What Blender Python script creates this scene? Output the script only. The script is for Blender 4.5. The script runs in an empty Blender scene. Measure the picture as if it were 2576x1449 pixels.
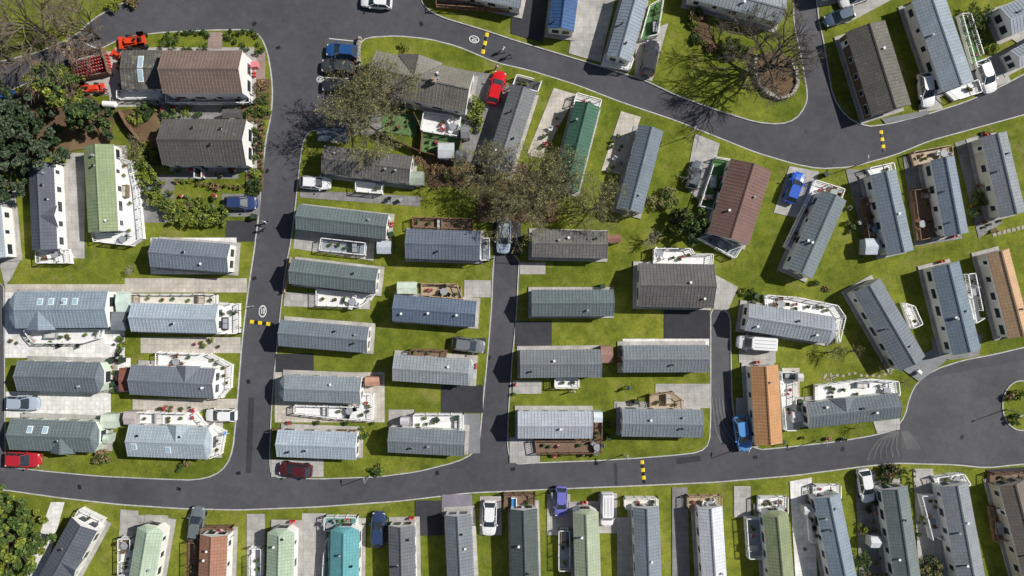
import bpy, math, random
import numpy as np
from mathutils import Vector, Matrix
from mathutils.geometry import tessellate_polygon
R=random.Random(7)
S=0.055; H=98.0; GZ=0.10
scene=bpy.context.scene
COL=scene.collection
def P(px,py,z=0.0):
    k=S*(1-z/H)
    return ((px-1288)*k, -(py-724.5)*k)
# ---------------- materials ----------------
MATS={}
def newmat(name):
    m=bpy.data.materials.new(name); m.use_nodes=True
    nt=m.node_tree; b=nt.nodes['Principled BSDF']
    return m,nt,b
def mixcol(nt,a,b,fac,mode='MIX'):
    n=nt.nodes.new('ShaderNodeMix'); n.data_type='RGBA'; n.blend_type=mode
    for sock,v in ((n.inputs[0],fac),(n.inputs[6],a),(n.inputs[7],b)):
        if hasattr(v,'is_linked'): nt.links.new(v,sock)
        elif isinstance(v,(tuple,list)): sock.default_value=(*v[:3],1)
        else: sock.default_value=v
    return n.outputs[2]
def noise(nt,co,scale,detail=4,rough=.6):
    n=nt.nodes.new('ShaderNodeTexNoise'); n.inputs['Scale'].default_value=scale
    n.inputs['Detail'].default_value=min(detail,4.5); n.inputs['Roughness'].default_value=rough
    nt.links.new(co,n.inputs['Vector']); return n.outputs['Fac']
def ramp(nt,f,a,b,c0=(0,0,0),c1=(1,1,1)):
    n=nt.nodes.new('ShaderNodeValToRGB'); nt.links.new(f,n.inputs[0])
    n.color_ramp.elements[0].position=a; n.color_ramp.elements[1].position=b
    n.color_ramp.elements[0].color=(*c0,1); n.color_ramp.elements[1].color=(*c1,1)
    return n.outputs[0]
def coord(nt,kind='Object'):
    if kind=='World':
        g=nt.nodes.new('ShaderNodeNewGeometry'); return g.outputs['Position']
    t=nt.nodes.new('ShaderNodeTexCoord'); return t.outputs[kind]
def mat(name,c,rough=.6,amp=.18,sc=1.5,metal=0,spec=.3,coat=0,kind='World'):
    key=(name,tuple(c))
    if key in MATS: return MATS[key]
    m,nt,b=newmat(name)
    co=coord(nt,kind)
    f=noise(nt,co,sc,3,.65)
    lo=tuple(x*(1-amp) for x in c); hi=tuple(min(1,x*(1+amp)) for x in c)
    col=ramp(nt,f,.3,.7,lo,hi)
    nt.links.new(col,b.inputs['Base Color'])
    b.inputs['Roughness'].default_value=rough; b.inputs['Metallic'].default_value=metal
    b.inputs['Specular IOR Level'].default_value=spec
    b.inputs['Coat Weight'].default_value=coat
    MATS[key]=m; return m
def roofmat(c,lichen=0.0,bw=.45):
    if max(c)-min(c)<.105 and c[0]<=c[2]+.02 and lichen<.3: c=(c[0]*.90,c[1]*.93,c[2]*.97)
    key=('roof',tuple(c),lichen)
    if key in MATS: return MATS[key]
    m,nt,b=newmat('roof_tiles')
    co=coord(nt,'Object')
    br=nt.nodes.new('ShaderNodeTexBrick'); br.offset=0.0; br.inputs['Scale'].default_value=1
    br.inputs['Brick Width'].default_value=bw; br.inputs['Row Height'].default_value=.37
    br.inputs['Mortar Size'].default_value=.028; br.inputs['Mortar Smooth'].default_value=.6
    br.inputs['Color1'].default_value=(*[x*.95 for x in c],1); br.inputs['Color2'].default_value=(*[x*1.06 for x in c],1)
    br.inputs['Mortar'].default_value=(*[x*.66 for x in c],1)
    nt.links.new(co,br.inputs['Vector'])
    oi=nt.nodes.new('ShaderNodeObjectInfo')
    add=nt.nodes.new('ShaderNodeVectorMath'); add.operation='ADD'
    sc=nt.nodes.new('ShaderNodeMath'); sc.operation='MULTIPLY'; sc.inputs[1].default_value=97
    nt.links.new(oi.outputs['Random'],sc.inputs[0])
    cx=nt.nodes.new('ShaderNodeCombineXYZ'); nt.links.new(sc.outputs[0],cx.inputs[0]); nt.links.new(sc.outputs[0],cx.inputs[1])
    nt.links.new(co,add.inputs[0]); nt.links.new(cx.outputs[0],add.inputs[1]); v=add.outputs[0]
    f=noise(nt,v,.45,4,.7)
    k=.12+lichen*.25
    col=mixcol(nt,br.outputs['Color'],ramp(nt,f,.3,.72,(1-k,1-k,1-k*1.1),(1+k,1+k,1+k*.9)),1.0,'MULTIPLY')
    f2=noise(nt,v,5,4,.8); k=.09+lichen*.15
    col=mixcol(nt,col,ramp(nt,f2,.3,.7,(1-k,1-k,1-k),(1+k,1+k,1+k)),1.0,'MULTIPLY')
    if lichen>0:
        f3=noise(nt,v,1.3,8,.85)
        col=mixcol(nt,col,(.30,.29,.22),ramp(nt,f3,.62-lichen*.12,.72-lichen*.1,(0,0,0),(.7,.7,.7)))
        f4=noise(nt,v,.9,8,.8)
        col=mixcol(nt,col,(.055,.05,.03),ramp(nt,f4,.6-lichen*.1,.7,(0,0,0),(.6,.6,.6)))
    nt.links.new(col,b.inputs['Base Color']); b.inputs['Roughness'].default_value=.65
    b.inputs['Specular IOR Level'].default_value=.22
    MATS[key]=m; return m
def grassmat():
    m,nt,b=newmat('grass'); co=coord(nt,'World')
    a=noise(nt,co,.07,3,.6); c=noise(nt,co,.45,4,.75); d=noise(nt,co,6,3,.8)
    col=ramp(nt,a,.32,.68,(.105,.145,.018),(.21,.235,.036))
    col=mixcol(nt,col,ramp(nt,c,.28,.75,(.50,.57,.5),(1.4,1.3,1.2)),1.0,'MULTIPLY')
    col=mixcol(nt,col,ramp(nt,d,.25,.75,(.6,.62,.6),(1.4,1.36,1.3)),1.0,'MULTIPLY')
    e=noise(nt,co,.22,7,.8)
    col=mixcol(nt,col,(.26,.225,.09),ramp(nt,e,.54,.74,(0,0,0),(.75,.75,.75)))
    nt.links.new(col,b.inputs['Base Color']); b.inputs['Roughness'].default_value=.9; b.inputs['Specular IOR Level'].default_value=.1
    bp=nt.nodes.new('ShaderNodeBump'); bp.inputs['Distance'].default_value=.08; bp.inputs['Strength'].default_value=.6
    nt.links.new(noise(nt,co,5,3,.8),bp.inputs['Height']); nt.links.new(bp.outputs[0],b.inputs['Normal'])
    return m
def asphmat(name,base,pat=.2):
    m,nt,b=newmat(name); co=coord(nt,'World')
    a=noise(nt,co,.09,4,.65); c=noise(nt,co,.8,5,.8); d=noise(nt,co,9,2,.8)
    col=ramp(nt,a,.3,.7,tuple(x*(1-pat) for x in base),tuple(x*(1+pat) for x in base))
    col=mixcol(nt,col,ramp(nt,c,.3,.75,(.84,.84,.85),(1.18,1.17,1.15)),1.0,'MULTIPLY')
    col=mixcol(nt,col,ramp(nt,d,.3,.7,(.88,.88,.88),(1.12,1.12,1.12)),1.0,'MULTIPLY')
    w=noise(nt,co,.3,4,.75)
    col=mixcol(nt,col,tuple(x*1.45 for x in base),ramp(nt,w,.58,.72,(0,0,0),(.35,.35,.35)))
    nt.links.new(col,b.inputs['Base Color']); b.inputs['Roughness'].default_value=.92; b.inputs['Specular IOR Level'].default_value=.12
    return m
def pavemat(name,c,bw=.6):
    m,nt,b=newmat(name); co=coord(nt,'World')
    br=nt.nodes.new('ShaderNodeTexBrick'); br.offset=0; br.inputs['Scale'].default_value=1
    br.inputs['Brick Width'].default_value=bw; br.inputs['Row Height'].default_value=bw
    br.inputs['Mortar Size'].default_value=.02; br.inputs['Mortar Smooth'].default_value=.3
    br.inputs['Color1'].default_value=(*[x*.93 for x in c],1); br.inputs['Color2'].default_value=(*[min(1,x*1.08) for x in c],1)
    br.inputs['Mortar'].default_value=(*[x*.66 for x in c],1)
    nt.links.new(co,br.inputs['Vector'])
    col=mixcol(nt,br.outputs['Color'],ramp(nt,noise(nt,co,.5,8,.8),.3,.7,(.68,.67,.65),(1.15,1.15,1.15)),1.0,'MULTIPLY')
    nt.links.new(col,b.inputs['Base Color']); b.inputs['Roughness'].default_value=.8
    return m
def deckmat(c):
    key=('deckb',tuple(c))
    if key in MATS: return MATS[key]
    m,nt,b=newmat('deck_boards'); co=coord(nt,'World')
    br=nt.nodes.new('ShaderNodeTexBrick'); br.inputs['Scale'].default_value=1
    br.inputs['Brick Width'].default_value=3; br.inputs['Row Height'].default_value=.17
    br.inputs['Mortar Size'].default_value=.008
    br.inputs['Color1'].default_value=(*[x*.95 for x in c],1); br.inputs['Color2'].default_value=(*[min(1,x*1.05) for x in c],1)
    br.inputs['Mortar'].default_value=(*[x*.55 for x in c],1)
    nt.links.new(co,br.inputs['Vector'])
    col=mixcol(nt,br.outputs['Color'],ramp(nt,noise(nt,co,1.5,4,.8),.3,.7,(.84,.84,.83),(1.08,1.08,1.08)),1.0,'MULTIPLY')
    nt.links.new(col,b.inputs['Base Color']); b.inputs['Roughness'].default_value=.6
    MATS[key]=m; return m
def leafmat(name,c,var=.5):
    key=(name,tuple(c))
    if key in MATS: return MATS[key]
    m,nt,b=newmat(name)
    g=nt.nodes.new('ShaderNodeNewGeometry')
    col=ramp(nt,g.outputs['Random Per Island'],0,1,tuple(x*(1-var) for x in c),tuple(x*(1+var) for x in c))
    nt.links.new(col,b.inputs['Base Color']); b.inputs['Roughness'].default_value=.6; b.inputs['Specular IOR Level'].default_value=.2
    MATS[key]=m; return m
GRASS=grassmat(); TAR=asphmat('asphalt',(.084,.084,.094)); TARD=asphmat('new_asphalt',(.05,.05,.057)); TARW=asphmat('worn_asphalt',(.100,.100,.107)); DUST=asphmat('dusty_asphalt',(.135,.135,.135),.3)
CONC=pavemat('concrete_paving',(.42,.405,.385),.9); BEIGE=pavemat('beige_slabs',(.52,.48,.42),.6)
WPAVE=pavemat('pale_slabs',(.76,.75,.73),.6); GREYP=pavemat('grey_paving',(.24,.24,.24),.6)
REDP=pavemat('red_block_paving',(.33,.25,.22),.25); SLATE=asphmat('slate_chippings',(.24,.22,.27)); SOIL=asphmat('soil',(.15,.10,.06),.4)
ASTRO=mat('artificial_turf',(.10,.19,.07),.9,.3,3); GSLATE=asphmat('grey_gravel',(.22,.23,.24))
WHITE=mat('white_pvc',(.84,.84,.83),.45,.05,1); KERB=mat('kerb_stone',(.45,.45,.44),.8,.25,1.5)
GLASS=mat('window_glass',(.03,.04,.05),.12,.2,1,spec=.8); BLACK=mat('black_plastic',(.02,.02,.02),.5)
REDB=mat('red_paint',(.55,.03,.03),.4,.1); WOOD=mat('timber',(.20,.12,.075),.75,.35,2); TAN=mat('pale_timber',(.42,.31,.2),.7,.3,2)
BARK=mat('bark',(.085,.07,.055),.9,.35,3); TWIG=mat('twigs',(.20,.185,.105),.9,.3,2); STONE=mat('drystone',(.34,.31,.26),.9,.45,3)
GREYM=mat('grey_trim',(.30,.32,.34),.5,.1); YEL=mat('yellow_paint',(.75,.55,.02),.6,.15,3); ROADW=mat('white_road_paint',(.72,.72,.70),.7,.2,4)
TYRE=mat('tyre',(.02,.02,.02),.8); CREAM=mat('cream_wall',(.70,.66,.55),.6,.08)
# ---------------- mesh builder ----------------
class MB:
    def __init__(s): s.v=[];s.f=[];s.m=[];s.mats=[]
    def mi(s,m):
        if m not in s.mats: s.mats.append(m)
        return s.mats.index(m)
    def add(s,vs,fs,m):
        o=len(s.v); s.v+= [tuple(v) for v in vs]; k=s.mi(m)
        for f in fs: s.f.append([i+o for i in f]); s.m.append(k)
    def box(s,cx,cy,z0,sx,sy,h,m,rot=0,taper=1.0):
        c,n=math.cos(rot),math.sin(rot); vs=[]
        for z,t in ((z0,1),(z0+h,taper)):
            for a,b in ((-1,-1),(1,-1),(1,1),(-1,1)):
                x=a*sx/2*t;y=b*sy/2*t; vs.append((cx+x*c-y*n,cy+x*n+y*c,z))
        s.add(vs,[(3,2,1,0),(4,5,6,7),(0,1,5,4),(1,2,6,5),(2,3,7,6),(3,0,4,7)],m)
    def cyl(s,cx,cy,z0,r,h,m,n=10,r2=None):
        r2=r if r2 is None else r2
        vs=[(cx+r*math.cos(2*math.pi*i/n),cy+r*math.sin(2*math.pi*i/n),z0) for i in range(n)]
        vs+=[(cx+r2*math.cos(2*math.pi*i/n),cy+r2*math.sin(2*math.pi*i/n),z0+h) for i in range(n)]
        fs=[(i,(i+1)%n,n+(i+1)%n,n+i) for i in range(n)]+[tuple(range(n,2*n)),tuple(range(n-1,-1,-1))]
        s.add(vs,fs,m)
    def tube(s,p,q,r1,r2,m,n=4):
        p=Vector(p);q=Vector(q);d=(q-p)
        if d.length<1e-5:return
        d.normalize(); a=d.orthogonal().normalized(); b=d.cross(a)
        vs=[p+(a*math.cos(2*math.pi*i/n)+b*math.sin(2*math.pi*i/n))*r1 for i in range(n)]
        vs+=[q+(a*math.cos(2*math.pi*i/n)+b*math.sin(2*math.pi*i/n))*r2 for i in range(n)]
        s.add(vs,[(i,(i+1)%n,n+(i+1)%n,n+i) for i in range(n)]+[tuple(range(n,2*n)),tuple(range(n-1,-1,-1))],m)
    def poly(s,pts,z,m,z0=None):
        t=tessellate_polygon([[Vector((x,y,0)) for x,y in pts]])
        ar=sum(pts[i][0]*pts[(i+1)%len(pts)][1]-pts[(i+1)%len(pts)][0]*pts[i][1] for i in range(len(pts)))
        vs=[(x,y,z) for x,y in pts]; fs=[]
        for a,b,c in t:
            A,B,C=pts[a],pts[b],pts[c]
            cr=(B[0]-A[0])*(C[1]-A[1])-(B[1]-A[1])*(C[0]-A[0])
            fs.append((a,b,c) if cr>0 else (a,c,b))
        s.add(vs,fs,m)
        if z0 is not None:
            n=len(pts); vs=vs+[(x,y,z0) for x,y in pts]
            s.add(vs,[((i+1)%n,i,n+i,n+(i+1)%n) if ar<0 else (i,(i+1)%n,n+(i+1)%n,n+i)[::-1] for i in range(n)],m)
    def mesh(s,name,smooth=False):
        me=bpy.data.meshes.new(name); me.from_pydata(s.v,[],s.f)
        for m in s.mats: me.materials.append(m)
        me.polygons.foreach_set('material_index',s.m)
        if smooth: me.polygons.foreach_set('use_smooth',[True]*len(s.f))
        me.update(); return me
    def obj(s,name,parent=None,loc=None,rot=0,smooth=False):
        return place(s.mesh(name,smooth),name,parent,loc,rot)
def place(me,name,parent=None,loc=None,rot=0,scale=None):
    o=bpy.data.objects.new(name,me); COL.objects.link(o)
    if parent: o.parent=parent
    if loc: o.location=loc
    o.rotation_euler=(0,0,rot)
    if scale: o.scale=scale
    return o
def empty(name,loc=(0,0,0),rot=0):
    return place(None,name,None,loc,rot)
# ---------------- ground ----------------
b=MB(); b.poly([(-1500,-1500),(1500,-1500),(1500,1500),(-1500,1500)],-.03,GRASS); b.obj('ground')
b=MB(); b.poly([P(-900,-700),P(3500,-700),P(3500,2100),P(-900,2100)][::-1],0,TAR); b.obj('road')
def chaikin(pts):
    o=[]
    for i in range(len(pts)):
        a=pts[i];c=pts[(i+1)%len(pts)]
        d=math.hypot(a[0]-c[0],a[1]-c[1]); k=.25 if d<60 else 14/d
        o+= [(a[0]+(c[0]-a[0])*k,a[1]+(c[1]-a[1])*k),(c[0]-(c[0]-a[0])*k,c[1]-(c[1]-a[1])*k)]
    return o
blocks=dict(
BL=[(-700,400),(-300,300),(0,242),(60,215),(165,172),(240,132),(310,97),(400,84),(520,78),(630,76),(655,92),(672,130),(682,190),(685,240),(681,290),(668,350),(658,440),(650,540),(640,620),(622,740),(608,860),(600,960),(592,1060),(585,1130),(570,1170),(540,1195),(490,1206),(400,1203),(250,1196),(100,1182),(16,1172),(14,900),(12,708),(-700,700)],
TL=[(-700,-600),(345,-600),(330,0),(290,15),(230,50),(190,90),(100,130),(0,155),(-700,250)],
C=[(925,96),(1000,92),(1080,100),(1150,118),(1250,160),(1330,178),(1450,215),(1560,258),(1700,305),(1800,345),(1900,385),(2000,415),(2060,426),(2140,422),(2250,392),(2340,355),(2450,325),(2576,290),(3200,120),(3200,750),(2576,872),(2500,890),(2420,905),(2350,928),(2305,960),(2285,1000),(2275,1045),(2250,1080),(2200,1093),(2100,1110),(1950,1126),(1905,1130),(1870,1105),(1850,1060),(1842,1000),(1840,900),(1838,790),(1815,776),(1786,776),(1786,900),(1786,1050),(1783,1115),(1760,1136),(1700,1143),(1600,1151),(1500,1157),(1360,1162),(1290,1166),(1278,1130),(1280,1050),(1290,900),(1300,800),(1308,642),(1245,632),(1240,660),(1235,780),(1225,900),(1215,1000),(1205,1110),(1190,1140),(1150,1160),(1050,1185),(950,1198),(800,1203),(684,1198),(680,1150),(684,1050),(690,960),(698,880),(708,780),(720,680),(735,600),(745,520),(755,420),(765,350),(790,325),(870,345),(905,340),(908,250),(906,110)],
T=[(1060,-600),(1060,0),(1075,22),(1110,42),(1220,75),(1300,102),(1400,132),(1500,162),(1620,200),(1700,238),(1800,275),(1900,306),(1960,312),(2000,300),(2024,268),(2030,240),(2015,150),(1995,60),(1990,-600)],
R=[(2052,-600),(2058,40),(2072,100),(2095,240),(2125,290),(2175,318),(2230,312),(2330,287),(2430,255),(2520,215),(2576,185),(3200,-100),(3200,-600)],
F=[(-700,1120),(0,1232),(150,1253),(300,1270),(450,1280),(600,1284),(800,1276),(1000,1262),(1180,1241),(1400,1231),(1600,1223),(1800,1214),(2000,1197),(2150,1177),(2250,1166),(2400,1170),(2480,1178),(2576,1168),(3200,1150),(3200,2000),(-700,2000)],
I=[(2568+46*math.cos(a*math.pi/8),1020+62*math.sin(a*math.pi/8)) for a in range(16)])
kb=MB(); gb=MB()
for k,pts in blocks.items():
    w=[P(*p) for p in chaikin(pts)]
    ar=sum(w[i][0]*w[(i+1)%len(w)][1]-w[(i+1)%len(w)][0]*w[i][1] for i in range(len(w)))
    if ar<0: w=w[::-1]
    gb.poly(w,GZ,GRASS,z0=-.01)
    n=len(w); off=[]
    for i in range(n):
        a=Vector(w[i-1]);c=Vector(w[(i+1)%n]);t=(c-a).normalized(); off.append((w[i][0]+t.y*.15,w[i][1]-t.x*.15))
    vs=[(x,y,GZ+.02) for x,y in w]+[(x,y,GZ+.02) for x,y in off]+[(x,y,0) for x,y in off]
    fs=[]
    for i in range(n):
        j=(i+1)%n; fs+= [(i,n+i,n+j,j),(n+i,2*n+i,2*n+j,n+j)]
    kb.add(vs,fs,KERB)
gb.obj('lawn'); kb.obj('kerb')
# road repairs, seams, dust and drains
rp=MB(); rz=[.004]
def rpatch(pts,m):
    rp.poly([P(*p) for p in pts],rz[0],m); rz[0]+=.0012
for p,m in [([(820,95),(905,97),(905,330),(795,322),(800,200)],TARW),([(2052,-60),(1992,-60),(2030,240),(2092,240),(2068,60)],TARW),([(625,1000),(640,1000),(632,1190),(618,1190)],TARD),([(1545,1165),(1552,1165),(1554,1222),(1546,1222)],TARD),
 ([(720,282),(900,270),(900,276),(720,288)],TARD),([(1242,660),(1305,660),(1300,664),(1242,664)],TARD),([(2290,960),(2576,905),(2576,1170),(2400,1165),(2270,1160),(2265,1085)],TARW),
 ([(0,1186),(14,1186),(12,720),(0,720)],TARW),([(1787,800),(1838,800),(1842,1000),(1787,1000)],TARW),([(1700,1152),(1760,1146),(1765,1160),(1702,1168)],TARD),([(1990,425),(2130,430),(2128,436),(1990,431)],TARD)]: rpatch(p,m)
def streak(pts,w):
    for i in range(len(pts)-1):
        a=Vector(P(*pts[i]));c=Vector(P(*pts[i+1]));u=(c-a).normalized();v=Vector((-u.y,u.x))*w/2
        rp.add([(*(a-v),rz[0]),(*(c-v),rz[0]),(*(c+v),rz[0]),(*(a+v),rz[0])],[(0,1,2,3)],DUST)
    rz[0]+=.0008
for k in range(6):
    streak([(2262-3*k,1085),(2256-9*k,1102+k),(2255-13*k,1125+2*k),(2262-16*k,1148+2*k)],.22)
    streak([(2268+k*3,1085),(2275+k*5,1105),(2285+k*6,1130)],.2)
for k in range(5):
    streak([(1792+8*k,1000),(1795+9*k,1040),(1800+12*k,1080),(1815+18*k,1115+2*k)],.22)
for x,y in [(672,430),(640,700),(625,960),(600,1190),(1100,1190),(1230,900),(1290,1180),(1500,1165),(1900,1150),(2120,1130),(1350,190),(1700,320),(2030,330),(2100,405),(700,120),(640,60),(1060,60),(450,1230),(200,1225),(2420,1100)]:
    wx,wy=P(x,y); rp.box(wx,wy,.002,.6,.45,.03,BLACK,R.random()*3)
rp.obj('road_repairs')
# ---------------- pads ----------------
PADZ=[GZ+.006]
pads={'paving':MB()}
def pad(pts,m):
    if len(pts)==4 and not isinstance(pts[0],tuple):
        x0,y0,x1,y1=pts; pts=[(x0,y0),(x1,y0),(x1,y1),(x0,y1)]
    pads['paving'].poly([P(*p) for p in pts],PADZ[0],m); PADZ[0]+=.0016
for p,m in [
 ((14,715,315,735),BEIGE),((14,735,275,900),WPAVE),((275,830,315,905),WPAVE),((16,985,280,1050),WPAVE),((270,900,330,985),WPAVE),((315,700,622,736),BEIGE),
 ((355,848,606,888),BEIGE),((335,1003,596,1036),BEIGE),((568,555,647,608),TARD),((560,488,655,545),GREYP),((380,598,596,690),WPAVE),
 ((-60,480,42,660),CONC),((168,385,214,650),CONC),([(290,120),(640,120),(648,262),(280,270),(270,200)],CONC),((524,82,560,124),REDP),((640,130,668,200),REDP),
 ((330,440,440,560),GREYP),((400,262,640,300),GREYP),((440,415,600,450),GREYP),((185,130,300,240),CONC),([(0,660),(60,640),(30,700),(14,720)],CONC),
 ((694,890,790,936),TARD),([(745,573),(945,600),(940,656),(738,625)],CONC),([(718,735),(935,742),(930,778),(714,770)],CONC),((692,936,968,1062),BEIGE),
 ([(755,478),(1062,495),(1055,520),(755,497)],GREYP),((683,1155,815,1199),CONC),((1168,705,1235,748),CONC),((1110,968,1215,1038),TARD),((1166,1040,1208,1140),GSLATE),
 ((978,1030,1042,1072),CONC),((1138,850,1222,888),TARD),((1308,660,1372,690),CONC),((1296,808,1388,876),TARD),((1670,775,1785,852),TARD),([(1797,690),(1856,722),(1830,782),(1795,775)],CONC),
 ((1290,957,1362,990),CONC),((1648,965,1785,1026),CONC),((1545,1010,1660,1028),CONC),((1282,1100,1358,1164),CONC),((1566,852,1783,870),WPAVE),((1240,558,1310,642),TARD),
 ([(1393,222),(1450,238),(1400,330),(1365,400),(1325,390)],BEIGE),([(1562,280),(1612,295),(1560,440),(1512,430)],BEIGE),([(1748,336),(1810,362),(1772,520),(1722,470)],CONC),
 ([(1985,418),(2060,432),(2010,550),(1945,535)],CONC),([(2125,425),(2190,430),(2215,610),(2170,600)],GREYP),([(2270,395),(2345,380),(2420,600),(2300,620)],GREYP),([(2400,360),(2460,340),(2520,560),(2460,600)],GREYP),
 ([(1290,-60),(1385,-60),(1365,108),(1285,85)],TARD),([(1465,-60),(1560,-60),(1510,158),(1430,135)],CONC),([(1600,90),(1680,60),(1640,205),(1595,195)],CONC),
 ((1858,880,1950,912),CONC),([(2195,1060),(2262,1052),(2262,1080),(2205,1090)],CONC),((1850,1000,1905,1125),CONC),([(1965,925),(2010,925),(2010,1080),(1980,1085)],BEIGE),
 ([(130,1262),(165,1262),(110,1460),(60,1460)],WPAVE),([(305,1280),(350,1284),(345,1460),(295,1460)],CONC),((345,1295,425,1320),CONC),((622,1292,668,1460),CONC),((760,1290,822,1460),CONC),((475,1292,512,1360),CONC),
 ((1045,1258,1114,1346),TARD),((1112,1243,1188,1297),SLATE),((1207,1247,1262,1345),CONC),((1376,1242,1434,1345),CONC),((1505,1240,1552,1340),CONC),((1552,1300,1592,1460),CONC),([(1690,1225),(1728,1225),(1735,1460),(1690,1460)],GREYP),
 ((1845,1222,1887,1300),CONC),([(1985,1210),(2040,1200),(2055,1460),(2000,1460)],WPAVE),([(2150,1190),(2200,1182),(2225,1460),(2160,1460)],GREYP),([(2295,1178),(2345,1178),(2370,1460),(2310,1460)],CONC),([(2478,1180),(2600,1172),(2600,1230),(2500,1225)],TARD),
 ([(2300,200),(2345,190),(2370,275),(2310,285)],CONC),([(2440,160),(2510,135),(2540,205),(2450,240)],CONC),([(2480,60),(2500,20),(2650,-20),(2620,150)],CONC),([(2060,60),(2170,-20),(2280,-20),(2130,60)],CONC),
 ([(1060,395),(1200,400),(1190,470),(1080,470)],SOIL),([(1740,30),(1770,25),(1800,110),(1900,120),(1890,150),(1780,130),(1740,90)],SOIL),
 ([(1060,280),(1200,300),(1195,410),(1050,385)],ASTRO),([(960,280),(1060,290),(1045,345),(955,330)],ASTRO),((908,245,960,340),GREYP),
 ([(1180,180),(1260,190),(1300,240),(1215,420),(1160,400)],GREYP),([(290,280),(400,270),(405,420),(350,400)],SOIL),([(0,250),(180,190),(290,300),(280,360),(0,420)],SOIL),((600,200,682,300),SOIL),((620,300,665,480),SOIL),
 ([(2300,900),(2340,880),(2380,905),(2310,960),(2270,930)],GSLATE),([(2340,850),(2470,840),(2460,895),(2390,905),(2345,895)],GREYP),([(2215,300),(2330,278),(2335,288),(2225,312)],GSLATE),
 ([(1200,420),(1330,410),(1330,560),(1200,560)],SOIL),([(1330,430),(1400,440),(1400,560),(1330,560)],SOIL)]:
    pad(p,m)
pads['paving'].obj('paving')
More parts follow.
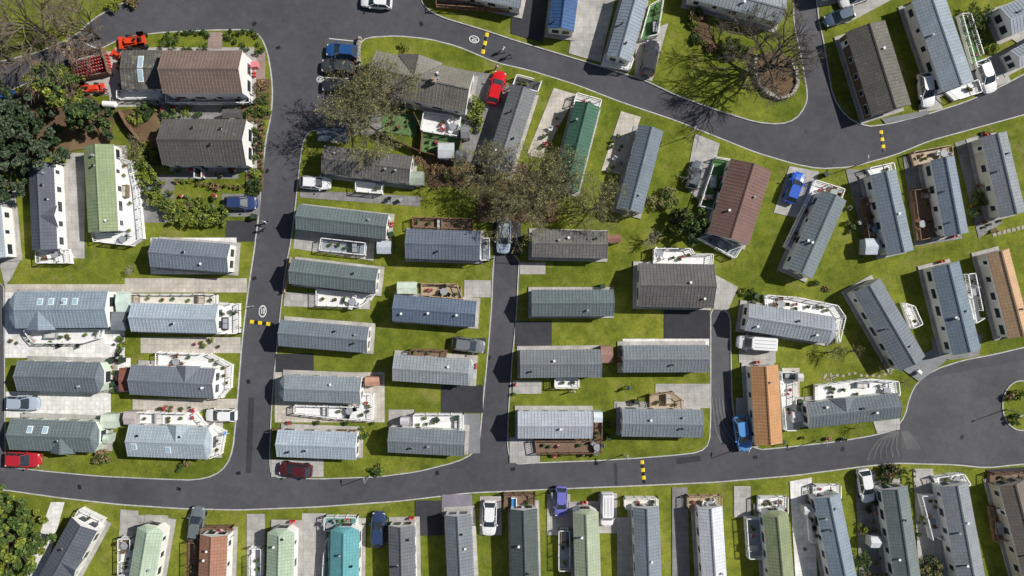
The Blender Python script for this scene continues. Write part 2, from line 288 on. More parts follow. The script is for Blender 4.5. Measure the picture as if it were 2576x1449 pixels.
# ---------------- static caravans / houses ----------------
def inset(pts,d):
    n=len(pts);o=[]
    for i in range(n):
        a=Vector(pts[i-1]);p=Vector(pts[i]);c=Vector(pts[(i+1)%n])
        n1=Vector((-(p-a).y,(p-a).x)).normalized(); n2=Vector((-(c-p).y,(c-p).x)).normalized()
        k=(n1+n2); k=k/max(.2,k.dot(n1)); o.append((p.x+k.x*d,p.y+k.y*d))
    return o
def building(name,x1,y1,x2,y2,w,col,wall=(.80,.79,.76),ze=2.75,zr=3.55,hip=(0,0),cross=(),sky=(),lich=0,ribs=True,storeys=1,chim=False,vents=True,base=True):
    a=Vector(P(x1,y1,ze)); c=Vector(P(x2,y2,ze)); d=c-a; L=d.length; rot=math.atan2(d.y,d.x); W=w*S*(1-ze/H)
    mid=(a+c)/2
    E=empty(name,(mid.x,mid.y,0),rot)
    rm=roofmat(col,lich); wm=mat('painted_wall',wall,.6,.05,.8)
    hx1,hx2=hip; X=L/2; Y=W/2
    out=[]
    if hx1: out+= [(-X,Y*.45),(-X,-Y*.45),(-X+hx1*.7,-Y)]
    else: out+= [(-X,Y),(-X,-Y)]
    if hx2: out+= [(X-hx2*.7,-Y),(X,-Y*.45),(X,Y*.45),(X-hx2*.7,Y)]
    else: out+= [(X,-Y),(X,Y)]
    if hx1: out+= [(-X+hx1*.7,Y)]
    r1=(-X+hx1,0,zr); r2=(X-hx2,0,zr)
    rb=MB(); th=.14
    n=len(out); ev=[(x,y,ze) for x,y in out]
    for i in range(n):
        p,q=out[i],out[(i+1)%n]; j=(i+1)%n
        dx=q[0]-p[0];dy=q[1]-p[1]
        if abs(dy)<1e-6 and abs(dx)>1:
            if dx>0: rb.add([ev[i],ev[j],r2,r1],[(0,1,2,3)],rm)
            else: rb.add([ev[i],ev[j],r1,r2],[(0,1,2,3)],rm)
        else:
            left=(p[0]+q[0])/2<0; rr=r1 if left else r2; hh=hx1 if left else hx2
            if hh: rb.add([ev[i],ev[j],rr],[(0,1,2)],rm)
            else: rb.add([ev[i],ev[j],(ev[j][0],ev[j][1],ze-th),(ev[i][0],ev[i][1],ze-th),rr],[(3,2,1,4,0)],wm)
        if not ((p[0]+q[0])/2<0 and not hx1 and abs(dx)<1e-6) and not ((p[0]+q[0])/2>0 and not hx2 and abs(dx)<1e-6):
            rb.add([ev[i],ev[j],(q[0],q[1],ze-th),(p[0],p[1],ze-th)],[(3,2,1,0)],WHITE if wall[0]>.5 else GREYM)
    rb.add([(x,y,ze-th) for x,y in out],[tuple(range(n))[::-1]],WHITE)
    if ribs:
        xa=-X+max(hx1*1.0,.06); xb=X-max(hx2*1.0,.06); k=int((xb-xa)/.45); st=(xb-xa)/k
        for i in range(k+1):
            x=xa+i*st
            for sd in (-1,1):
                hw=.07;tw=.03;hh=.032
                vs=[]
                for yy,zz in ((0,zr+.0),(sd*(Y+.02),ze-.01)):
                    vs+= [(x-hw,yy,zz),(x-tw,yy,zz+hh),(x+tw,yy,zz+hh),(x+hw,yy,zz)]
                fs=[(0,4,5,1),(1,5,6,2),(2,6,7,3),(4,7,6,5)]
                if sd>0: fs=[f[::-1] for f in fs]
                rb.add(vs,fs,rm)
    rb.add([(r1[0],-.16,zr+.0),(r1[0],0,zr+.085),(r1[0],.16,zr),(r2[0],-.16,zr),(r2[0],0,zr+.085),(r2[0],.16,zr)],[(0,3,4,1),(1,4,5,2),(0,1,2),(3,5,4)],rm)
    for (t,sd,cw) in cross:
        x=-X+t*L; yo=sd*(Y+.25); vs=[(x,0,zr+.03),(x,yo,zr-.02),(x-cw,yo,ze+.02),(x+cw,yo,ze+.02),(x,yo*.97,zr-.1)]
        fs=[(0,2,1),(0,1,3)]
        if sd>0: fs=[f[::-1] for f in fs]
        rb.add(vs,fs,rm); rb.add([(x-cw,yo,ze-.12),(x+cw,yo,ze-.12),(x+cw,yo,ze+.02),(x,yo,zr-.04),(x-cw,yo,ze+.02)],[(0,1,2,3,4)],WHITE)
    rb.obj('roof',E)
    wo=inset(out,.14); wb=MB(); sk=mat('skirting',(.50,.48,.43),.7,.15)
    m=len(wo)
    wb.add([(x,y,.08) for x,y in wo]+[(x,y,.55) for x,y in wo],[(i,(i+1)%m,m+(i+1)%m,m+i) for i in range(m)],sk)
    wo2=inset(out,.12)
    wb.add([(x,y,.55) for x,y in wo2]+[(x,y,ze-th-.01) for x,y in wo2],[(i,(i+1)%m,m+(i+1)%m,m+i) for i in range(m)]+[tuple(range(m))[::-1]],wm)
    wb.obj('walls',E)
    gb=MB(); rr=random.Random(int(x1*7+y1)); db=MB()
    for sd in (-1,1):
        k=max(2,int(L/2.3)); doork=rr.randrange(k)
        for lv in range(storeys):
            z0=1.25+lv*2.5
            for i in range(k):
                x=-X+hx1*.8+(L-hx1*.8-hx2*.8)*(i+.5)/k; ww=rr.choice((.7,1.0,1.35))
                y=sd*(Y-.12)
                if i==doork and lv==0:
                    db.box(x,y,.56,.85,.07,1.95,WHITE); db.box(x,y+sd*.04,1.5,.5,.02,.8,GLASS)
                else:
                    gb.box(x,y,z0-.06,ww+.14,.06,1.02,WHITE); gb.box(x,y+sd*.025,z0,ww,.04,.9,GLASS)
    for e in (-1,1):
        hh=hx1 if e<0 else hx2; ww=W*.36 if hh else W*.26
        for yy in ((0,) if hh else (-W*.2,W*.2)):
            for lv in range(storeys):
                gb.box(e*(X-.12),yy,1.0+lv*2.5,.06,ww+.12,1.3,WHITE); gb.box(e*(X-.095),yy,1.06+lv*2.5,.04,ww,1.18,GLASS)
    gb.obj('windows',E); db.obj('door',E)
    ob=MB(); slope=(zr-ze)/Y
    if vents:
        for i in range(rr.randint(1,3)):
            x=rr.uniform(-X*.8,X*.8); y=rr.choice((-1,1))*rr.uniform(.3,Y*.6); z=zr-abs(y)*slope
            ob.cyl(x,y,z-.05,.11,.4,rr.choice((BLACK,GREYM,WHITE)),8); ob.cyl(x,y,z+.35,.17,.08,rr.choice((BLACK,GREYM,WHITE)),8)
    for (t,sv) in sky:
        x=-X+t*L; y=sv*Y
        a2=.36; lo=y-.45; hi=y+.45; zf=lambda yy: zr-abs(yy)*slope+.09
        ob.add([(x-a2,lo,zf(lo)),(x+a2,lo,zf(lo)),(x+a2,hi,zf(hi)),(x-a2,hi,zf(hi)),(x-a2,lo,zf(lo)-.1),(x+a2,lo,zf(lo)-.1),(x+a2,hi,zf(hi)-.1),(x-a2,hi,zf(hi)-.1)],[(0,1,2,3),(0,4,5,1),(1,5,6,2),(2,6,7,3),(3,7,4,0)],WHITE)
        lo+=.08;hi-=.08;a2-=.07
        ob.add([(x-a2,lo,zf(lo)+.01),(x+a2,lo,zf(lo)+.01),(x+a2,hi,zf(hi)+.01),(x-a2,hi,zf(hi)+.01)],[(0,1,2,3)],mat('skylight',(.35,.5,.6),.15,.1,spec=.8))
    if chim: ob.box(X*.3,0,zr-.3,.6,.6,1.0,STONE); ob.cyl(X*.3,0,zr+.7,.14,.3,mat('clay_pot',(.4,.18,.1)))
    if ob.v: ob.obj('roof_fittings',E)
    if base:
        bb=MB(); bb.box(0,0,.02,L+.7,W+.7,.1+.155+rr.random()*.02,CONC); bb.obj('base_slab',E)
    if storeys==1 and rr.random()<.5:
        G=MB(); e=rr.choice((-1,1)); bx=e*(X+.25); by=rr.uniform(-Y*.5,Y*.5)
        for q in (0,.42):
            G.cyl(bx,by+q,.24,.18,.62,REDB,10); G.cyl(bx,by+q,.86,.18,.12,REDB,10,.07); G.cyl(bx,by+q,.98,.08,.1,GREYM,8)
        G.obj('gas_bottles',None,(mid.x,mid.y,0),rot)
    return E
DG=(.155,.175,.195); MG=(.19,.215,.24); LG=(.33,.36,.39); LB=(.40,.45,.50); GG=(.155,.185,.185)
V=lambda *a,**k: building('static_caravan',*a,**k)
Lg=lambda *a,**k: building('holiday_lodge',*a,**k)
V(103,410,113,628,64,(.12,.13,.155),cross=((.62,1,1.5),))
V(248,365,260,583,76,(.27,.33,.19),wall=(.82,.82,.79))
V(-30,520,-18,650,66,LG)
V(380,635,577,650,72,(.19,.215,.25))
Lg(22,780,272,778,92,(.27,.325,.37),hip=(1.2,0),cross=((.33,-1,2.0),),sky=((.34,.45),(.45,.45),(.58,.45),(.69,.45)))
V(330,798,548,803,72,LB)
V(43,945,262,950,76,(.155,.18,.195),wall=(.62,.72,.58),hip=(0,.8))
V(328,955,540,965,75,(.19,.205,.235),cross=((.68,1,1.7),))
V(25,1092,250,1100,78,(.155,.185,.19),wall=(.60,.70,.56),hip=(0,.8),cross=((.60,-1,1.7),),sky=((.42,.4),(.25,.4)))
V(322,1108,533,1116,80,(.38,.43,.46),hip=(0,.8),cross=((.6,1,1.6),),sky=((.1,-.3),(.5,-.45)))
V(812,400,1034,428,70,(.14,.135,.13),lich=.4)
V(747,545,974,571,63,GG)
V(730,682,948,707,63,GG)
V(703,837,926,855,66,MG)
V(702,975,908,983,66,(.27,.30,.32),hip=(.9,0))
V(697,1115,897,1123,68,LB)
V(1020,613,1208,619,74,(.15,.17,.21))
V(989,774,1197,790,66,(.14,.175,.235))
V(989,925,1191,938,66,(.31,.33,.34),hip=(0,.7))
V(977,1106,1170,1116,64,(.20,.22,.235))
V(1338,612,1528,616,69,(.16,.155,.15),lich=.4)
V(1337,762,1544,762,67,GG)
Lg(1607,717,1796,720,110,(.145,.135,.128),zr=4.1,lich=.15)
V(1308,916,1513,914,70,(.21,.225,.235))
V(1567,903,1782,902,68,(.22,.235,.25))
V(1302,1069,1490,1069,68,(.47,.48,.52))
V(1564,1063,1767,1066,70,(.23,.255,.28))
V(1318,222,1252,428,66,(.20,.205,.21),lich=.25)
V(1478,262,1424,475,64,(.065,.15,.10))
V(1638,322,1584,530,64,(.19,.22,.25))
Lg(1890,415,1832,602,108,(.19,.115,.10),zr=4.0)
V(2098,492,2012,688,68,(.20,.23,.24))
V(2222,433,2267,636,65,(.25,.285,.32))
V(2371,398,2407,590,60,(.24,.275,.32))
V(2500,338,2548,540,66,(.27,.285,.30),wall=(.66,.64,.54))
V(2378,665,2432,885,72,(.19,.235,.275))
V(2510,632,2566,845,58,(.50,.33,.20),wall=(.70,.68,.61))
V(2180,718,2295,915,76,(.19,.21,.23),wall=(.70,.72,.66))
V(1878,797,2103,833,70,(.33,.35,.37),hip=(0,.9))
V(2032,1046,2262,1020,64,(.175,.195,.21),cross=((.4,1,1.8),))
V(1922,920,1934,1117,70,(.50,.27,.13))
V(2333,-10,2411,218,84,(.31,.35,.385),wall=(.78,.78,.74))
building('timber_chalet',2177,66,2243,278,103,(.135,.125,.11),wall=(.16,.10,.06),lich=.35,zr=3.9)
V(2530,55,2700,-20,75,(.36,.39,.43))
V(2552,150,2700,70,50,(.38,.40,.43))
V(1603,-20,1556,148,62,(.30,.34,.38))
V(1428,-60,1411,75,66,(.05,.115,.26))
V(1740,-35,1972,28,62,(.33,.36,.38))
V(1120,-50,1315,-8,60,LG); V(2080,-40,2190,-60,60,LG)
V(212,1318,112,1500,74,(.115,.125,.145),cross=((.5,1,1.4),))
V(380,1322,350,1500,66,(.40,.49,.38),hip=(.8,0)); V(538,1346,532,1500,70,(.36,.185,.125)); V(707,1330,703,1500,68,(.37,.46,.35),hip=(.8,0))
V(868,1325,866,1500,72,(.13,.35,.38),hip=(.7,0)); V(1010,1322,1014,1500,66,(.175,.175,.19)); V(1152,1295,1162,1500,68,(.21,.225,.24))
V(1317,1280,1323,1500,68,(.10,.12,.11)); V(1473,1282,1480,1500,64,(.35,.40,.29),hip=(.5,0)); V(1625,1275,1633,1500,66,(.24,.265,.29))
V(1786,1275,1800,1500,62,(.68,.68,.69)); V(1950,1285,1970,1500,64,(.24,.28,.165),hip=(.6,0)); V(2080,1247,2132,1500,66,(.26,.305,.35))
V(2250,1227,2290,1500,66,(.18,.21,.20)); V(2400,1218,2452,1500,70,(.27,.285,.30)); V(2545,1215,2620,1500,66,(.18,.15,.13),wall=(.55,.5,.4))
building('bungalow',409,181,610,181,108,(.20,.145,.125),ze=4.2,zr=5.6,lich=.1,vents=False)
building('garage',306,175,408,175,98,(.11,.105,.10),ze=2.6,zr=3.1,lich=.7,sky=((.5,.2),(.5,.5),(.5,-.2),(.5,-.5)),vents=False)
building('bungalow',408,357,620,358,116,(.12,.11,.10),ze=3.2,zr=4.8,lich=.2,ribs=True)
building('bungalow',935,178,1182,232,104,(.21,.195,.175),ze=3.2,zr=4.9,lich=.45,cross=((.45,1,3.2),),chim=True)
# ---------------- sheds ----------------
def shed(x,y,w,h,col,rot=0,ht=2.0):
    cx,cy=P(x,y,ht); sx,sy=w*S,h*S; m=mat('shed_panel',col,.6,.12); b=MB(); b.box(0,0,GZ,sx*.94,sy*.94,ht-.2,mat('shed_wall',tuple(c*.8 for c in col),.7,.1))
    b.add([(-sx/2,-sy/2,ht-.15),(sx/2,-sy/2,ht-.15),(sx/2,sy/2,ht-.15),(-sx/2,sy/2,ht-.15),(-sx/2,0,ht+.15),(sx/2,0,ht+.15)],[(0,1,5,4),(2,3,4,5),(0,4,3),(1,2,5),(0,3,2,1)],m)
    b.box(0,-sy*.47,GZ,.7,.06,1.6,WHITE)
    b.obj('garden_shed',None,(cx,cy,0),rot)
for a in [(308,760,34,50,(.55,.66,.60)),(297,808,40,46,(.16,.18,.20)),(312,955,26,58,(.22,.09,.06)),(965,622,34,32,(.45,.5,.55)),(1023,724,48,30,(.55,.62,.52)),(1527,892,30,42,(.28,.16,.13)),
 (935,960,34,22,(.50,.28,.2)),(272,1060,38,36,(.55,.62,.52)),(1122,378,40,38,(.5,.52,.54)),(1170,332,22,30,(.2,.2,.21)),(265,1105,14,22,(.5,.6,.5)),(325,1052,30,32,(.45,.4,.4)),(1505,1050,22,26,(.6,.65,.7)),
 (1545,600,34,20,(.25,.13,.1)),(2005,1050,22,26,(.6,.6,.6)),(2195,620,34,40,(.5,.55,.6)),(580,285,42,22,(.1,.1,.1)),(2205,1365,26,28,(.6,.62,.64)),(1048,448,34,34,(.28,.33,.27)),(1160,390,26,24,(.12,.13,.14)),(2035,1285,22,20,(.6,.6,.6)),(1017,1060,20,18,(.55,.55,.6)),(835,338,70,30,(.10,.13,.17)),(2015,950,14,20,(.6,.6,.58))]:
    shed(*a)
# ---------------- decks ----------------
def m_table():
    b=MB(); b.cyl(0,0,.70,.5,.04,GREYM,14); b.cyl(0,0,0.02,.05,.68,BLACK,6); b.cyl(0,0,0,.28,.03,BLACK,10); return b.mesh('garden_table')
def m_chair(m):
    b=MB(); b.box(0,0,.42,.5,.5,.06,m); b.box(0,.24,.48,.5,.06,.45,m)
    for x in(-.22,.22):
        b.box(x,0,.62,.05,.48,.04,m)
        for y in(-.2,.2): b.box(x,y,0,.05,.05,.42,m)
    return b.mesh('garden_chair')
def m_sofa(m,c):
    b=MB(); b.box(0,0,.05,1.7,.75,.3,m); b.box(0,.33,.35,1.7,.12,.4,m); b.box(-.8,0,.35,.12,.75,.25,m); b.box(.8,0,.35,.12,.75,.25,m)
    b.box(-.36,-.04,.35,.66,.6,.14,c); b.box(.36,-.04,.35,.66,.6,.14,c); return b.mesh('garden_sofa')
TBL=m_table(); CH=[m_chair(WHITE),m_chair(BLACK),m_chair(WOOD),m_chair(GREYM)]
SOFA=[m_sofa(GREYM,mat('cushion',(.6,.58,.55))),m_sofa(BLACK,mat('cushion',(.3,.32,.35))),m_sofa(mat('rattan',(.2,.14,.09)),mat('cushion',(.45,.42,.36)))]
BSOFA=m_sofa(WHITE,mat('cushion',(.05,.25,.55)))
def leafcloud(b,cs,n,size,m,seed=0):
    g=np.random.default_rng(seed)
    C=np.array([c[:3] for c in cs]); Rr=np.array([(c[3],c[3],c[4]) for c in cs])
    N=len(cs)*n; idx=np.repeat(np.arange(len(cs)),n)
    d=g.normal(size=(N,3)); d/=np.linalg.norm(d,axis=1)[:,None]
    p=C[idx]+d*Rr[idx]*(g.random(N)**.35)[:,None]
    a=g.normal(size=(N,3)); a[:,2]*=.7; a/=np.linalg.norm(a,axis=1)[:,None]
    c=np.cross(a,g.normal(size=(N,3))); c/=np.linalg.norm(c,axis=1)[:,None]
    s=size*(0.6+.8*g.random(N))[:,None]
    q=np.stack([p-a*s,p+c*s*.6,p+a*s,p-c*s*.6],1).reshape(-1,3)
    q[:,2]=np.maximum(q[:,2],.02)
    o=len(b.v); b.v+=q.tolist(); k=b.mi(m)
    b.f+=[[o+4*i,o+4*i+1,o+4*i+2,o+4*i+3] for i in range(N)]; b.m+=[k]*N
LM=[leafmat('leaf_green',(.085,.13,.034)),leafmat('leaf_dark',(.042,.072,.030)),leafmat('leaf_yellowgreen',(.20,.24,.04)),leafmat('leaf_olive',(.24,.23,.085),.35),leafmat('flowers_red',(.5,.06,.08)),leafmat('leaf_brown',(.25,.17,.09)),leafmat('leaf_greygreen',(.08,.11,.065))]
def m_pot(pm,lm,seed):
    b=MB(); b.cyl(0,0,0,.16,.32,pm,10,.22); leafcloud(b,[(0,0,.42,.26,.2)],60,.09,lm,seed); return b.mesh('potted_plant')
TERRA=mat('terracotta',(.4,.17,.1))
POTS=[m_pot(TERRA,LM[0],1),m_pot(GREYM,LM[2],2),m_pot(WHITE,LM[4],3),m_pot(BLACK,LM[0],4),m_pot(GREYM,LM[0],5)]
def inpoly(x,y,pts):
    c=False
    for i in range(len(pts)):
        (x1,y1),(x2,y2)=pts[i-1],pts[i]
        if (y1>y)!=(y2>y) and x<(x2-x1)*(y-y1)/(y2-y1)+x1: c=not c
    return c
def deck(pts,kind='w',rail=True,z=.62,furn=True,blue=False):
    if not isinstance(pts[0],tuple):
        x0,y0,x1,y1=pts; pts=[(x0,y0),(x1,y0),(x1,y1),(x0,y1)]
    w=[P(x,y,z) for x,y in pts]
    fl={'w':(.80,.80,.79),'g':(.08,.18,.06),'b':(.19,.12,.08),'t':(.42,.33,.22),'s':(.30,.34,.38),'q':(.1,.28,.26),'d':(.06,.06,.065),'c':(.70,.67,.60)}[kind]
    fm=deckmat(fl) if kind not in 'gq' else mat('turf_floor',fl,.9,.2)
    rmn=WOOD if kind=='b' else TAN if kind=='t' else WHITE
    ar=sum(w[i][0]*w[(i+1)%len(w)][1]-w[(i+1)%len(w)][0]*w[i][1] for i in range(len(w)))
    if ar<0: w=w[::-1]
    E=empty('veranda_deck')
    b=MB(); b.poly(w,z,fm); n=len(w)
    b.add([(x,y,z-.01) for x,y in w]+[(x,y,GZ) for x,y in w],[(i,n+i,n+(i+1)%n,(i+1)%n) for i in range(n)],rmn)
    b.obj('floor',E)
    if rail:
        r=MB()
        gap=R.randrange(n)
        for i in range(n):
            a=Vector(w[i]);c=Vector(w[(i+1)%n]);d=c-a;l=d.length
            if l<.3: continue
            rot=math.atan2(d.y,d.x); u=d/l; s0=0
            if i==gap and l>2: s0=1.1
            m0=a+u*s0; ll=l-s0; mm=(m0+c)/2
            r.box(mm.x,mm.y,z+.92,ll,.10,.06,rmn,rot); r.box(mm.x,mm.y,z+.1,ll,.05,.05,rmn,rot)
            k=max(1,int(ll/1.4))
            for j in range(k+1):
                p=m0+u*(ll*j/k); r.box(p.x,p.y,GZ,.11,.11,z+.98-GZ,rmn,rot)
            k=int(ll/.24)
            for j in range(1,k):
                p=m0+u*(ll*j/k); r.box(p.x,p.y,z+.12,.045,.03,.8,rmn,rot)
        r.obj('railing',E)
    if furn:
        xs=[p[0] for p in w];ys=[p[1] for p in w]
        ww=inset(w,.55); used=[]
        def spot(rad):
            for _ in range(60):
                x=R.uniform(min(xs),max(xs));y=R.uniform(min(ys),max(ys))
                if inpoly(x,y,ww) and all(math.hypot(x-a,y-b_)>rad+q for a,b_,q in used): used.append((x,y,rad)); return x,y
        area=abs(ar)/2
        so=lambda: BSOFA if blue else R.choice(SOFA)
        if area>7:
            s=spot(.95)
            if s and R.random()<.6 and not blue:
                place(TBL,'garden_table',None,(*s,z+.002)); ch=R.choice(CH); k=R.choice((2,3,4)); o=R.random()*6
                for j in range(k):
                    t=o+j*6.283/k; place(ch,'garden_chair',None,(s[0]+.75*math.cos(t),s[1]+.75*math.sin(t),z+.002),t-math.pi/2)
            elif s: place(so(),'garden_sofa',None,(*s,z+.002),R.choice((0,1.57,3.14,-1.57)))
        for j in range(min(6,int(area/4)+1)):
            s=spot(.2)
            if s: place(R.choice(POTS),'potted_plant',None,(*s,z+.002),R.random()*6)
        if area>14:
            s=spot(.9)
            if s: place(so(),'garden_sofa',None,(*s,z+.002),R.choice((0,1.57,3.14,-1.57)))
for a in [
 ([(100,632),(175,628),(180,662),(102,662)],),([(290,395),(338,408),(350,470),(362,600),(335,618),(245,608),(240,588),(298,588)],),([(70,828),(262,828),(255,850),(215,862),(95,862),(80,845)],),
 ((549,764,603,838),),((330,740,546,765),'c'),([(400,885),(530,890),(585,918),(582,975),(562,998),(543,1000),(543,930),(400,920)],),([(345,1035),(495,1038),(528,1078),(345,1070)],),([(535,1068),(568,1085),(558,1140),(533,1150)],),
 ([(812,600),(922,612),(920,642),(808,630)],'s'),([(800,728),(942,742),(933,755),(905,772),(800,768)],),([(898,458),(965,466),(962,488),(898,482)],),([(745,1018),(908,1022),(915,990),(940,990),(938,1055),(850,1050),(745,1037)],),
 ((1209,600,1232,655),'s'),([(1062,714),(1150,714),(1165,752),(1062,743)],'t'),((1042,1040,1166,1080),'w'),([(1035,878),(1125,880),(1122,900),(1032,892)],'b'),
 ([(1643,626),(1735,626),(1745,640),(1790,640),(1788,666),(1643,664)],),((1395,951,1455,974),),([(1345,1106),(1483,1106),(1493,1040),(1513,1040),(1512,1137),(1350,1138)],'b'),([(1634,992),(1690,985),(1715,1005),(1715,1030),(1634,1030)],'t'),
 ([(1300,192),(1362,208),(1352,235),(1290,218)],'d'),([(1450,238),(1512,255),(1505,280),(1442,262)],),([(1797,398),(1838,405),(1796,528),(1757,520)],'g'),([(2045,455),(2118,478),(2108,505),(2035,487)],),([(2035,490),(2066,503),(2003,640),(1972,620)],'s'),
 ([(2180,425),(2240,412),(2245,437),(2190,442)],),([(2165,500),(2208,495),(2232,610),(2180,610)],'b'),([(2292,480),(2345,475),(2372,590),(2308,605)],'b'),([(2290,385),(2385,368),(2388,398),(2300,418)],'t'),([(2425,690),(2443,688),(2466,800),(2446,812)],),
 ([(1922,742),(2000,748),(2100,768),(2120,797),(2105,862),(2100,812),(1925,770)],),([(2050,968),(2180,952),(2252,958),(2256,992),(2050,1015)],),([(1960,935),(1996,935),(1996,1080),(1972,1080)],),
 ([(2378,232),(2450,205),(2460,235),(2402,254)],),([(2410,40),(2432,40),(2470,160),(2448,175)],'g'),([(1520,140),(1592,152),(1583,178),(1513,163)],),([(1632,20),(1667,0),(1652,92),(1610,102)],'g'),([(1100,5),(1285,20),(1280,30),(1098,18)],'b'),
 ([(208,1278),(264,1305),(238,1350),(180,1322)],),((512,1323,585,1347),'b'),((820,1297,900,1330),'q'),((1268,1240,1345,1282),'b',True,.62,True,True),((1570,1250,1652,1276),'c'),((1728,1245,1811,1277),'t'),((1906,1248,1976,1288),),
 ([(1873,1300),(1910,1300),(1918,1400),(1880,1400)],'s'),((2045,1218,2108,1250),),([(2030,1285),(2062,1285),(2077,1360),(2037,1360)],),([(2345,1198),(2415,1188),(2432,1215),(2365,1240)],),([(2310,1243),(2372,1243),(2392,1352),(2338,1352)],),
 ([(2488,1275),(2532,1270),(2550,1350),(2502,1360)],'b'),((2490,1188,2580,1214),'b'),((1405,1330,1432,1430),'s'),((306,1350,336,1440),'w'),((475,1360,497,1449),'b'),((633,1375,662,1449),'w'),([(820,1365),(830,1345),(833,1449),(815,1449)],'q'),
 ([(1068,285),(1160,298),(1152,345),(1060,330)],'w'),((425,240,634,262),'s'),((303,232,408,250),'w',True,.62,False),((496,424,514,450),'w',True,.4,False),
 ([(2268,762),(2292,770),(2312,815),(2290,825)],'w'),([(-60,560),(30,560),(30,640),(-60,640)],'w'),([(1040,548),(1190,552),(1190,578),(1040,572)],'b'),([(1755,600),(1790,590),(1860,625),(1845,650)],'s')]:
    deck(*a)
# ---------------- cars ----------------
CARM={}
def carmesh(col,van=False):
    k=(tuple(col),van)
    if k in CARM: return CARM[k]
    paint=mat('car_paint',col,.3,.03,.5,metal=.0,spec=.5,coat=.6); b=MB()
    if van:
        st=[(-2.45,.80,1.0),(-2.4,.92,1.05),(-1,.96,1.05),(1.0,.96,1.05),(1.7,.93,1.0),(2.2,.84,.88),(2.45,.6,.7)]
    else:
        st=[(-2.15,.60,.72),(-2.05,.76,.88),(-1.6,.87,.94),(-.5,.90,.95),(.8,.90,.93),(1.4,.87,.86),(1.85,.78,.76),(2.08,.62,.66),(2.15,.45,.6)]
    rows=[]
    for x,hw,zt in st:
        rows.append([(x,-hw*.95,.28),(x,-hw,.5),(x,-hw*.98,zt-.13),(x,-hw*.86,zt-.02),(x,-hw*.4,zt+.03),(x,hw*.4,zt+.03),(x,hw*.86,zt-.02),(x,hw*.98,zt-.13),(x,hw,.5),(x,hw*.95,.28)])
    vs=[v for r in rows for v in r]; m=10; fs=[]
    for i in range(len(rows)-1):
        for j in range(m): a=i*m+j;c=i*m+(j+1)%m; fs.append((a,a+m,c+m,c))
    fs.append(tuple(range(m))); fs.append(tuple(range((len(rows)-1)*m,len(rows)*m))[::-1])
    b.add(vs,fs,paint)
    if van: lo=(-2.4,1.55,.90,1.02);hi=(-2.3,.95,.80,1.85)
    else: lo=(-1.95,1.02,.80,.93);hi=(-1.5,.25,.62,1.43)
    def ring(f,z):
        x0=lo[0]+(hi[0]-lo[0])*f;x1=lo[1]+(hi[1]-lo[1])*f;hw=lo[2]+(hi[2]-lo[2])*f
        c=.12
        return [(x0,-hw+c,z),(x0+c,-hw,z),(x1-c*2,-hw,z),(x1,-hw+c*2,z),(x1,hw-c*2,z),(x1-c*2,hw,z),(x0+c,hw,z),(x0,hw-c,z)]
    A=ring(0,lo[3]);B=ring(1,hi[3]); n=8
    for i in range(n):
        j=(i+1)%n; b.add([A[i],A[j],B[j],B[i]],[(0,1,2,3)],GLASS if not van or i in(3,) else paint)
    top=[(x*.96+(hi[0]+hi[1])/2*.04,y*.93,z+.05) for x,y,z in B]
    b.add(B+top,[(i,(i+1)%n,n+(i+1)%n,n+i) for i in range(n)]+[tuple(range(n,2*n))],paint)
    if not van:
        for sd in(-1,1):
            b.tube((-.35,sd*.80,.95),(-.4,sd*.63,1.43),.045,.04,paint)
            b.tube((lo[1]-.1,sd*.76,.93),(hi[1]-.1,sd*.6,1.44),.05,.04,paint); b.tube((lo[0]+.06,sd*.76,.93),(hi[0]+.06,sd*.6,1.44),.07,.06,paint)
    else:
        b.box(.9,-.87,1.25,.8,.03,.4,GLASS); b.box(.9,.87,1.25,.8,.03,.4,GLASS)
        for yy in(-.45,0,.45): b.box(-.7,yy,1.9,2.6,.06,.03,GREYM)
    wb=1.3 if not van else 1.5
    for x in(-wb,wb):
        for sd in(-1,1):
            y=sd*(.80 if not van else .86); vs2=[];nn=14
            for yy in(-.1,.1): vs2+=[(x+.32*math.cos(2*math.pi*q/nn),y+yy,.33+.32*math.sin(2*math.pi*q/nn)) for q in range(nn)]
            b.add(vs2,[(q,(q+1)%nn,nn+(q+1)%nn,nn+q) for q in range(nn)]+[tuple(range(nn)),tuple(range(nn,2*nn))],TYRE)
    X0=2.0 if not van else 2.3
    lamp=mat('headlamp',(.7,.72,.75),.15,.05); tail=mat('tail_lamp',(.45,.02,.02),.3,.05)
    for sd in(-1,1):
        b.box(X0-.12,sd*.6,.60,.22,.24,.12,lamp); b.box(-X0-.0,sd*.66,.66,.14,.16,.2,tail); b.box(.75 if not van else 1.3,sd*1.0,.92,.14,.2,.14,paint)
    b.box(X0+.1,0,.40,.1,.52,.12,WHITE)
    me=b.mesh('parked_car'); CARM[k]=me; return me
def car(x,y,ang,col,van=False,sc=1.0,name=None,z=None):
    wx,wy=P(x,y,.9); zz=GZ+.1 if z is None else z
    place(carmesh(col,van),name or ('parked_van' if van else 'parked_car'),None,(wx,wy,zz),math.radians(-ang),(sc,sc,sc))
W_=(.80,.80,.80);DK=(.03,.032,.036)
